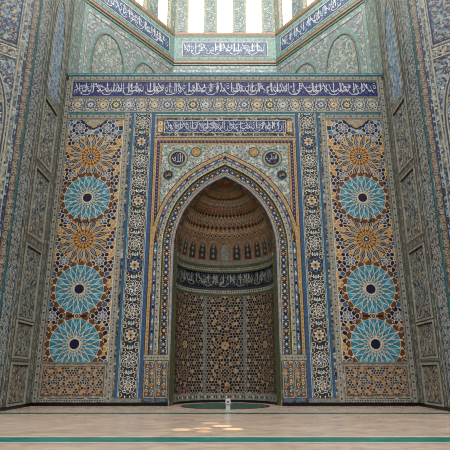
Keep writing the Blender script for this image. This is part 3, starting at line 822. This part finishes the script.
# blind arcade
S = Sheet(dome)
NA = 11; da = pi/NA
for i in range(52):
    a0 = -pi/2+pi*i/52
    for k in range(6): S.poly([(a0, 6.25+.2*k), (a0+pi/52, 6.25+.2*k), (a0+pi/52, 6.45+.2*k), (a0, 6.45+.2*k)], 'terracotta', 0)
S.build('arcade_ground', t)
def arch_pts(w, z0, z1, k=5):
    P = [(-w, z0)]
    for j in range(k+1): q = j/k; P.append((-w*cos(q*pi/2)**.8 if j < k else 0, z1-.42+.42*sin(q*pi/2)))
    return P+[(-x, z) for x, z in reversed(P[:-1])]
def facet(a):                                    # each recess is a flat facet leaning in with the dome
    r0, r1 = rad(6.27), rad(7.36)
    def g(u, v, h):
        r = r0+(r1-r0)*(v-6.27)/1.09-.035-h
        return (r*sin(a)+u*cos(a), Y0+r*cos(a)-u*sin(a), v)
    return g
for i in range(NA):
    S = Sheet(facet(-pi/2+(i+.5)*da))
    for w, zl, zh, m, h in ((.26, 6.27, 7.30, 'stone', .0), (.235, 6.3, 7.24, 'terracotta', .006), (.18, 6.36, 7.1, 'dark_grey' if i != NA//2 else 'pale_teal', .012)):
        S.poly([(x, z) for x, z in arch_pts(w, zl, zh)], m, h)
    for z in (6.55, 6.8, 7.0): S.kite(0, z, pi/2, -.09, 0, .09, .07, 'stone' if i != NA//2 else 'gold', .016)
    S.build('arched_recess', t)
# half dome shell: rows of stacked facets
S = Sheet(dome); NZ = 44; NAg = 48
for j in range(NZ):
    za = 7.45+(ZAP-7.45)*sin(pi/2*j/NZ); zb_ = 7.45+(ZAP-7.45)*sin(pi/2*(j+1)/NZ)
    for i in range(NAg):
        a0 = -pi/2+pi*i/NAg; S.poly([(a0, za), (a0+pi/NAg, za), (a0+pi/NAg, zb_), (a0, zb_)], 'terracotta', 0)
rows = [(7.42, 7.62, 26, 'black', 'cream'), (7.6, 7.8, 26, 'ochre', 'cream'), (7.78, 7.98, 26, 'black', 'rust'), (7.96, 8.16, 26, 'teal', 'cream'), (8.14, 8.34, 26, 'rust', 'cream'), (8.32, 8.5, 26, 'black', 'green'),
        (8.48, 8.68, 26, 'ochre', 'brown'), (8.66, 8.8, 26, 'green', 'stone'), (8.79, 9.0, 26, 'rust', 'cream'), (8.98, 9.1, 20, 'black', 'green'), (9.09, 9.24, 20, 'ochre', 'brown'), (9.23, 9.34, 20, 'green', 'teal'), (9.33, ZAP-.03, 14, 'rust', 'brown')]
for j, (za, zb_, n, m1, m2) in enumerate(rows):
    for i in range(n+1):
        a = -pi/2+pi*(i+(.5 if j % 2 else 0))/n; w = .5*pi/n; zm = za+.4*(zb_-za)
        if abs(a) > pi/2-.02: continue
        S.poly([(a-.92*w, zm), (a, za), (a+.92*w, zm), (a, zb_)], m2, .012)
        S.poly([(a-.62*w, zm), (a, za+.18*(zb_-za)), (a+.62*w, zm), (a, zb_-.2*(zb_-za))], m1, .018)
        b = a+w
        if abs(b) < pi/2-.02: S.poly([(b-.2*w, za+.05*(zb_-za)), (b, za-.02), (b+.2*w, za+.05*(zb_-za)), (b, za+.35*(zb_-za))], 'cream' if j % 3 else 'green', .02)
lab(S.build('half_dome', t), 'terracotta half dome of stacked facets')

# small white floor unit
t = thing('floor_box', 'small white box unit standing on the floor before the niche', 'box', (.1, 16.95, 0), local=True)
wm = mat('unit_white', (178, 178, 176), .5, .04); mat('unit_foot', (140, 186, 168), .4, .05); mat('unit_dark', (40, 42, 46), .4, .1)
box('foot', -.09, -.09, .005, .09, .09, .05, 'unit_foot', t, .008)
box('lower_case', -.075, -.07, .05, .075, .07, .22, 'unit_white', t, .012)
box('joint', -.06, -.055, .22, .06, .055, .24, 'unit_dark', t)
box('upper_case', -.085, -.08, .24, .085, .08, .42, 'unit_white', t, .014)
S = Sheet(lambda u, v, h: (u, -.08-h, v)); S.disk(0, .33, .03, 'unit_dark', .003, 12); S.build('dial', t)

# ================================================================== SIDE REVEALS
Sheet.lo = .001
def arched(S, x0, x1, z0, zs, za, m, h, k=7):
    """pointed-arch field"""
    mx = (x0+x1)/2; w = (x1-x0)/2
    L = [(mx-w*cos(j/k*pi/2)**.75 if j < k else mx, zs+(za-zs)*sin(j/k*pi/2)**1.15) for j in range(k+1)]
    P = [(x0, z0)]+L+[(2*mx-x, z) for x, z in reversed(L[:-1])]+[(x1, z0)]
    S.poly(P, m, h); return P
def outline(S, P, w, m, h):
    S.stroke(P, w, m, h)
def inside(S, fn_draw, x0, x1, z0, zs, za):
    fn_draw()
def arch_clip_scrolls(S, x0, x1, z0, zs, za, c, *a):
    """scroll work kept inside the arch by dropping pieces outside it"""
    T = Sheet(lambda u, v, h: (u, v, h)); scrolls(T, x0, z0, x1, za, c, *a)
    mx = (x0+x1)/2; w = (x1-x0)/2
    def ok(x, z):
        if abs(x-mx) > w*.97: return False
        if z <= zs: return True
        q = (z-zs)/(za-zs)
        if q >= 1: return False
        ang = math.asin(min(1, q**(1/1.15))); return abs(x-mx) < w*cos(ang)**.75*.96
    for f, mi in zip(T.f, T.m):
        P = [T.v[i] for i in f]
        if all(ok(p[0], p[1]) for p in P): S.raw([S.fn(*p) for p in P], T.mats[mi])

for s, sd in ((-1, 'left'), (1, 'right')):
    f = side_f(s)
    # scroll strip beside the outer corner, mouldings
    t = thing('scroll_strip', f'tall pale blue scroll strip with teal edge on the {sd} reveal corner', 'tile strip', (s*HW, YC, .13))
    S = Sheet(f); S.slab(YC+.0, .13, YC+.06, ZTOP, 'teal', .04, .04); S.build('teal_edge', t)
    S = Sheet(f); S.slab(YC+.06, .13, YC+1.0, ZTOP, 'mosaic_strip', .04, .02)
    S.rect(YC+.1, .13, YC+.13, ZTOP, 'navy', .023); S.rect(YC+.88, .13, YC+.91, ZTOP, 'navy', .023)
    scrolls(S, YC+.16, .3, YC+.86, 26, .24, 'cream', ['navy', 'teal', 'dark_grey'], ['stone', 'pale_blue'], 'rust', .024, .1); S.build('scroll_field', t)
    for nm, a, b, tx in (('near_moulding', YC+1.0, YC+1.42, 'outer'), ('far_moulding', 19.28, YF-.16, 'inner')):
        t = thing('panel_moulding', f'plain grey vertical moulding at the {tx} side of the {sd} reveal panels', 'moulding', (s*HW, a, .13))
        S = Sheet(f); S.slab(a, .13, b, ZTOP, 'mosaic_mould', .04, .03); S.rect(a+.03, .13, a+.055, ZTOP, 'cream', .034); S.rect(a+.12, .13, a+.15, ZTOP, 'dark_grey', .034); S.rect(b-.09, .13, b-.05, ZTOP, 'olive', .034); S.rect(b-.05, .13, b-.02, ZTOP, 'dark_grey', .034)
        for i in range(90): S.disk(a+.5*(b-a), .3+i*.25, .04, 'cream' if i % 2 else 'dark_grey', .034, 5)
        S.build('strip', t)
    PN = [(.22, 1.5, 'lowest patterned panel', 'mosaic_reveal', ['rust', 'ochre', 'navy'], ['rust', 'ochre'], 'stone', .26),
          (1.85, 3.0, 'small panel second from the floor', 'mosaic_reveal', ['olive', 'ochre', 'navy'], ['rust', 'ochre'], 'grey', .3),
          (3.25, 5.9, 'tall panel third from the floor', 'mosaic_reveal', ['rust', 'teal', 'navy'], ['rust', 'blue'], 'stone', .42),
          (6.45, 9.1, 'tall panel fourth from the floor', 'mosaic_reveal', ['blue', 'teal', 'rust'], ['cream', 'blue'], 'stone', .42),
          (9.6, 12.3, 'tall panel fifth from the floor', 'mosaic_reveal', ['blue', 'teal', 'cream'], ['cream', 'blue'], 'stone', .42)]
    a, b = YC+1.42, 19.28
    for z0, z1, ds, g, lf, pt, vine, c in PN:
        t = thing('reveal_panel', f'{ds} on the narrow {sd} reveal wall', 'tile panel', (s*HW, a, z0))
        S = Sheet(f); S.slab(a, z0-.1, b, z1+.1, g, .06, .01); scrolls(S, a+.1, z0+.0, b-.1, z1-.0, c, 'stone', lf, pt, 'cream', .013, .09)
        S.build('scroll_field', t)
        S = Sheet(f); w = .07
        for q in ((a, z0-.1, b, z0-.1+w), (a, z1+.1-w, b, z1+.1), (a, z0-.1+w, a+w, z1+.1-w), (b-w, z0-.1+w, b, z1+.1-w)): S.slab(*q, 'stone', .06, .07)
        for q in ((a+w, z0-.1+w, b-w, z0-.1+w+.03), (a+w, z1+.1-w-.06, b-w, z1+.1-w)): S.slab(*q, 'black', .02, .03)
        for q in ((a, z0-.1, a+.02, z1+.1), (b-.02, z0-.1, b, z1+.1)): S.rect(*q, 'stone', .073)
        S.build('raised_border', t)
    for z0, z1, ds in ((1.6, 1.75, 'above the lowest panel'), (6.0, 6.35, 'above the third panel'), (9.2, 9.5, 'above the fourth panel'), (12.4, 12.75, 'below the glazed arch')):
        t = thing('panel_divider', f'grey tile divider {ds} on the {sd} reveal', 'moulding', (s*HW, a, z0))
        S = Sheet(f); S.slab(a, z0, b, z1, 'mosaic_mould', .06, .03); S.rect(a, z0+.03, b, z0+.06, 'olive', .034); S.rect(a, z1-.05, b, z1-.02, 'stone', .034); S.build('band', t)
    t = thing('arched_reveal_panel', f'glossy pale blue pointed-arch panel high on the {sd} reveal', 'arched panel', (s*HW, a, 12.8))
    S = Sheet(f); S.slab(a, 12.75, b, 20.4, 'mosaic_pale', .06, .01)
    scrolls(S, a, 15.2, b, 20.3, .4, 'stone', ['stone', 'teal'], ['stone'], 'cream', .013, .06); S.build('spandrel', t)
    S = Sheet(f); P = arched(S, a+.12, b-.1, 12.85, 15.0, 17.9, 'mosaic_glazed', .02); arch_clip_scrolls(S, a+.14, b-.12, 12.9, 15.0, 17.9, .48, 'pale_blue', ['mid_blue', 'lilac', 'teal'], ['white', 'mid_blue'], 'rust', .022, .08); lab(S.build('glazed_field', t), 'glossy pale blue field')
    S = Sheet(f); outline(S, P, .16, 'cream', .06); outline(S, P, .06, 'dark_grey', .065); S.build('arch_rim', t)
    # strip behind the slab, going into the alcove
    t = thing('alcove_reveal_panel', f'pale green tile strip behind the {sd} top corner of the mihrab wall', 'tile panel', (s*HW, YF+.1, ZT))
    S = Sheet(f); S.slab(YF-.16, ZT, YB, ZTOP, 'mosaic_pale', .04, .02); S.rect(YF-.1, ZT, YF-.04, ZTOP, 'grey', .024); S.rect(YB-.12, ZT, YB-.06, ZTOP, 'grey', .024)
    scrolls(S, YF, ZT, YB-.2, 25, .5, 'pale_teal', ['teal', 'stone', 'mid_blue'], ['cream', 'stone'], 'rust', .024, .07); S.build('scroll_field', t)

    # ================================================================ SPLAYED HALL WALLS
    f = far_f(s); WL = 3.6
    t = thing('corner_border', f'brown and teal tile border edging the {sd} hall wall corner', 'tile border', (s*HW, YC, .13))
    S = Sheet(f); S.slab(0.03, .13, .24, ZTOP, 'mosaic_earth', .04, .03); 
    scrolls(S, .06, .3, .21, 26, .15, 'stone', ['rust', 'cream'], ['cream', 'rust', 'grey'], 'blue', .033, .12)
    S.build('brown_strip', t)
    S = Sheet(f); S.slab(.24, .13, .27, ZTOP, 'navy', .04, .03); S.slab(.27, .13, .36, ZTOP, 'mosaic_blue', .04, .035); S.slab(.36, .13, .39, ZTOP, 'stone', .04, .03)
    for i in range(80): S.disk(.315, .3+i*.24, .03, 'navy', .038, 6)
    S.build('blue_strip', t)
    S = Sheet(f); S.slab(.39, .13, .52, ZTOP, 'mosaic_reveal', .04, .02); S.slab(.52, .13, .58, ZTOP, 'gold' if False else 'stone', .04, .05); S.build('grey_strip', t)
    a, b = .58, WL
    t = thing('arched_hall_panel', f'large pointed-arch floral panel on the {sd} hall wall beside the reveal', 'arched panel', (s*(HW+1.6), YC-1.3, .13))
    S = Sheet(f); S.slab(a, .13, b, 12.75, 'mosaic_blue', .04, .02); scrolls(S, a, 9.6, b, 12.7, .34, 'stone', ['teal', 'cream', 'rust'], ['stone', 'cream'], 'rust', .023, .07)
    S.build('spandrel', t)
    S = Sheet(f); P = arched(S, a+.12, b-.12, .3, 10.0, 12.5, 'mosaic_blue', .03)
    arch_clip_scrolls(S, a+.14, b-.14, .35, 10.0, 12.5, .44, 'cream', ['blue', 'pale_blue', 'navy', 'teal'], ['ochre', 'cream', 'pale_blue'], 'ochre', .034, .09); S.build('floral_field', t)
    S = Sheet(f); outline(S, P, .16, 'stone', .06); outline(S, P, .06, 'dark_grey', .064); S.build('arch_rim', t)
    t = thing('scroll_divider', f'horizontal grey scroll band between upper and lower panels of the {sd} hall wall', 'tile band', (s*(HW+1.6), YC-1.3, 12.75))
    S = Sheet(f); S.slab(a-.1, 12.75, b, 13.35, 'mosaic_reveal', .04, .03); S.rect(a, 12.77, b, 12.82, 'dark_grey', .034); S.rect(a, 12.83, b, 12.86, 'cream', .034); S.rect(a, 13.24, b, 13.27, 'cream', .034); S.rect(a, 13.29, b, 13.34, 'dark_grey', .034)
    scrolls(S, a, 12.86, b, 13.24, .37, 'stone', ['rust', 'cream'], ['cream', 'rust'], 'blue', .034, .08); S.build('band', t)
    t = thing('scroll_tile_panel', f'deep blue panel with orange blossoms at the top of the {sd} hall wall', 'tile panel', (s*(HW+1.6), YC-1.3, 13.35))
    S = Sheet(f); S.slab(a, 13.35, b, ZTOP, 'mosaic_blue', .04, .02)
    S.rect(a+.03, 13.38, b, 13.43, 'stone', .023); S.rect(a+.06, 13.45, b, 13.52, 'navy', .023); S.rect(a+.03, 13.42, a+.06, 24, 'stone', .023); S.rect(a+.07, 13.42, a+.13, 24, 'navy', .023)
    scrolls(S, a+.14, 13.5, b, 21, .42, 'grey', ['navy', 'ochre', 'teal', 'navy'], ['ochre', 'rust', 'ochre'], 'cream', .024, .08); S.build('blossom_field', t)

# ================================================================== ALCOVE
ZC = 20.7
wn = 0
glass = bpy.data.materials.new('window_glass'); glass.use_nodes = True
g = glass.node_tree; g.nodes.clear(); go = g.nodes.new('ShaderNodeOutputMaterial'); gt = g.nodes.new('ShaderNodeBsdfTransparent'); gt.inputs[0].default_value = (.97, .97, .95, 1)
gg = g.nodes.new('ShaderNodeBsdfGlossy'); gg.inputs['Roughness'].default_value = .05; gm = g.nodes.new('ShaderNodeMixShader'); gm.inputs[0].default_value = .05
g.links.new(gt.outputs[0], gm.inputs[1]); g.links.new(gg.outputs[0], gm.inputs[2]); g.links.new(gm.outputs[0], go.inputs[0])
MATS['window_glass'] = glass
mat('window_lattice', (240, 236, 214), .6, .05)
def wall_with_windows(name, f, L, z0, zw0, zw1, wins, m):
    """wall slab with real openings"""
    S = Sheet(f); xs = [0]
    for a, b in wins: xs += [a, b]
    xs.append(L)
    S.slab(0, z0, L, zw0, m, .4, 0); S.slab(0, zw1, L, ZTOP, m, .4, 0)
    for i in range(0, len(xs), 2): S.slab(xs[i], zw0, xs[i+1], zw1, m, .4, 0)
    return struct(S.build(name))
def window(n, f, a, b, z0, z1):
    S = Sheet(f); w = .07
    for q in ((a, z0, b, z0+w), (a, z1-w, b, z1), (a, z0+w, a+w, z1-w), (b-w, z0+w, b, z1-w)): S.slab(*q, 'cream', .2, -.06)
    o = struct(S.build(f'window_{n}'))
    S = Sheet(f); S.slab(a+w, z0+w, b-w, z1-w, 'window_glass', .01, -.2); S.build('pane', o)
    S = Sheet(f)
    for i in range(1, 3): x = a+w+(b-a-2*w)*i/3; S.slab(x-.012, z0+w, x+.012, z1-w, 'window_lattice', .02, -.16)
    k = int((z1-z0)/.45)
    for i in range(1, k): z = z0+w+(z1-z0-2*w)*i/k; S.slab(a+w, z-.012, b-w, z+.012, 'window_lattice', .02, -.155)
    S.build('lattice', o)
def mullion(f, a, b, z0, z1, label):
    t = thing('window_pier', label, 'tile panel', f((a+b)/2, z0, 0))
    S = Sheet(f); S.slab(a, z0, b, z1, 'pale_teal', .05, .05); S.slab(a+.1, z0+.1, b-.1, z1, 'mosaic_pale', .02, .065)
    S.rect(a+.02, z0, a+.06, z1, 'gold', .054); S.rect(b-.06, z0, b-.02, z1, 'gold', .054)
    if b-a > .45:
        scrolls(S, a+.12, z0+.15, b-.12, min(z1, z0+4.5), .3, 'teal', ['stone', 'teal'], ['gold', 'lilac'], 'rust', .068, .09)
    S.build('tile_face', t)
# back wall
ZW0, ZW1 = 23.05, 29.4
wc = [-1.97, 0, 1.97]; ww = .58
wall_with_windows('wall_alcove_back', lambda u, v, h: (u-XB, YK-h, v), 2*XB, ZT-.02, ZW0, ZW1, [(XB+c-ww, XB+c+ww) for c in wc], 'mosaic_pale')
for c, nm in zip(wc, ('left', 'middle', 'right')): wn += 1; window(wn, back_f, c-ww, c+ww, ZW0, ZW1)
for a, b, l in ((-XB+.1, -1.97-ww, 'leftmost teal tile pier of the three-window wall'), (-1.97+ww, -ww, 'teal tile pier left of the middle window'), (ww, 1.97-ww, 'teal tile pier right of the middle window'), (1.97+ww, XB-.1, 'rightmost teal tile pier of the three-window wall')):
    mullion(back_f, a, b, ZW0, ZW1, l)
def sill(f, a, b, l):
    t = thing('window_sill_band', l, 'tile band', f((a+b)/2, 22.7, 0))
    S = Sheet(f); S.slab(a, 22.78, b, 23.05, 'terracotta', .08, .08); S.slab(a, 22.9, b, 22.95, 'gold', .02, .09)
    n = int((b-a)/.22)
    for i in range(n): S.kite(a+(i+.5)*(b-a)/n, 22.98, 0, -.06, 0, .06, .03, 'pale_teal', .084)
    S.build('brown_band', t)
def scriptpanel(f, a, b, x0, x1, text, small, l, l2):
    t = thing('drum_inscription', l, 'inscription', f((a+b)/2, 21, 0))
    S = Sheet(f); S.slab(a, 20.82, b, 22.78, 'pale_teal', .05, .05)
    S.rect(a, 22.66, b, 22.7, 'teal', .054); S.rect(a, 20.9, b, 20.94, 'teal', .054); S.rect(a, 22.6, b, 22.63, 'cream', .054)
    n = int((b-a)/.3)
    for i in range(n):
        for z in (22.47, 21.04): S.star(a+(i+.5)*(b-a)/n, z, .08, .04, 4, 'teal' if i % 2 else 'lilac', .055)
    S.build('teal_border', t)
    S = Sheet(f); S.slab(x0, 21.17, x1, 22.32, 'blue', .02, .065); line_box(S, x0, 21.17, x1, 22.32, .06, 'cream', .069); line_box(S, x0+.06, 21.23, x1-.06, 22.26, .04, 'purple', .069)
    scrolls(S, x0+.1, 21.25, x1-.1, 22.25, .4, 'mid_blue', ['light_turquoise', 'mid_blue'], ['lilac'], 'gold', .068, .06); GR = S.build('blue_ground', t)
    S = Sheet(lambda u, v, h: f(u, v, h+.064)); script_band(S, text, small, x0+.1, 21.25, x1-.1, 22.26, 'white')
    lab(S.build('lettering', GR), l2)
    t = thing('brown_cornice', l.replace('inscription', 'cornice under the inscription'), 'cornice', f((a+b)/2, 20.6, 0))
    S = Sheet(f); S.slab(a, 20.62, b, 20.82, 'rust', .14, .12); S.slab(a, 20.68, b, 20.76, 'gold', .04, .13); S.slab(a, 20.5, b, 20.62, 'pale_teal', .08, .08); S.build('moulding', t)
sill(back_f, -XB, XB, 'brown tile band under the three front windows')
scriptpanel(back_f, -XB, XB, -2.84, 2.84, 'إنما يعمر مساجد الله من آمن بالله', ['هو', 'الله', 'رب'], 'blue inscription panel centred under the three front windows', 'white Arabic lettering')
t = thing('lower_alcove_panel', 'pale teal banded tiles just above the mihrab wall at the centre', 'tile panel', (0, YK, ZT))
S = Sheet(back_f); S.slab(-XB, ZT, XB, 20.5, 'mosaic_pale', .03, .03); S.rect(-XB, 20.2, XB, 20.26, 'teal', .034); S.rect(-XB, 19.3, XB, 19.36, 'stone', .034); S.rect(-XB, 19.6, XB, 20.0, 'mid_blue', .034)
scrolls(S, -XB, 19.6, XB, 20.0, .3, 'cream', ['pale_teal'], ['stone'], 'gold', .037, .08); scrolls(S, -XB, 17.5, XB, 19.2, .5, 'teal', ['cream'], ['stone'], 'gold', .037, .08); S.build('banded_field', t)
for s, sd in ((-1, 'left'), (1, 'right')):
    f = diag_f(s); ft = (lambda g: (lambda u, v, h: g(TD-u, v, h)))(f) if s > 0 else f
    wins = [(1.0, 2.3), (3.2, 4.5), (5.42, 6.72)]
    wall_with_windows('wall_alcove_'+sd, f, TD, ZT-.02, ZW0, ZW1, wins, 'mosaic_pale')
    for a, b in wins: wn += 1; window(wn, f, a, b, ZW0, ZW1)
    for (a, b), l in zip(((.1, 1.0), (2.3, 3.2), (4.5, 5.42), (6.72, TD-.06)), ('outermost', 'second', 'third', 'innermost')): mullion(f, a, b, ZW0, ZW1, f'{l} teal tile pier between windows of the {sd} slanted alcove wall')
    sill(f, 0, TD, f'brown tile band under the windows of the {sd} slanted alcove wall')
    scriptpanel(ft, 0, TD, .5, TD-.5, 'وأقيموا الصلاة وآتوا الزكاة واركعوا' if s < 0 else 'سبحان الله والحمد لله ولا إله إلا الله', ['الله', 'هو', 'من'], f'purple inscription band on the {sd} slanted alcove wall', 'white Arabic lettering')
    t = thing('alcove_tile_field', f'grey floral tiles with teal border beneath the {sd} slanted cornice', 'tile panel', f(TD/2, ZT, 0))
    S = Sheet(f); S.slab(0, ZT, TD, 20.5, 'mosaic_pale', .03, .03)
    line_box(S, .08, ZT, TD-.05, 20.42, .1, 'pale_teal', .034); S.rect(.2, 20.0, TD-.2, 20.06, 'dark_grey', .034); S.rect(.2, ZT, .26, 20.06, 'grey', .034)
    scrolls(S, .3, 17.0, TD-.2, 19.95, .42, 'lilac', ['stone', 'teal', 'grey'], ['cream', 'lilac'], 'rust', .034, .08); S.build('floral_ground', t)
    for k, (a, b) in enumerate(((.7, 2.95), (3.6, 5.9))):
        t = thing('alcove_arch_panel', f'pale floral pointed-arch panel, {("outer" if k == 0 else "inner")} of the pair on the {sd} slanted alcove wall', 'arched panel', f((a+b)/2, ZT, 0))
        S = Sheet(f); P = arched(S, a-.22, b+.22, ZT+.1, 17.4, 19.75-.25*k, 'pale_teal', .045); S.build('teal_surround', t)
        S = Sheet(f); P = arched(S, a, b, ZT+.1, 17.4, 19.45-.25*k, 'mosaic_pale', .055); arch_clip_scrolls(S, a, b, ZT+.1, 17.4, 19.45-.25*k, .5, 'stone', ['teal', 'pale_blue', 'olive'], ['gold', 'mid_blue', 'cream'], 'ochre', .058, .1); S.build('floral_field', t)
        S = Sheet(f); outline(S, P, .1, 'grey', .08); outline(S, [(p[0]+.05*(1 if p[0] < (a+b)/2 else -1), p[1]-.03) for p in P], .03, 'dark_grey', .084); S.build('arch_rim', t)

# kinds that repeat share a group
GROUPS = {'window_pier': 'tile piers between the alcove windows', 'reveal_panel': 'stacked panels of the two reveal walls', 'tile_roundel': 'roundels in the arch spandrels',
          'alcove_arch_panel': 'arched panels of the slanted alcove walls', 'star_tile_panel': 'star panels either side of the niche', 'panel_divider': 'dividers between the reveal panels',
          'panel_moulding': 'vertical mouldings of the reveal walls', 'pilaster_panel': 'knotted pilaster panels', 'dado_panel': 'dado panels under the star panels',
          'drum_inscription': 'inscription bands under the alcove windows', 'spandrel_panel': 'spandrels of the arch', 'arched_hall_panel': 'arched panels of the hall walls'}
for o in COL.objects:
    b = o.name.split('.')[0]
    if o.parent is None and b in GROUPS and 'label' in o: o['group'] = GROUPS[b]
labels = [o['label'] for o in COL.objects if o.parent is None and 'label' in o]
assert len(labels) == len(set(labels)), [l for l in labels if labels.count(l) > 1]
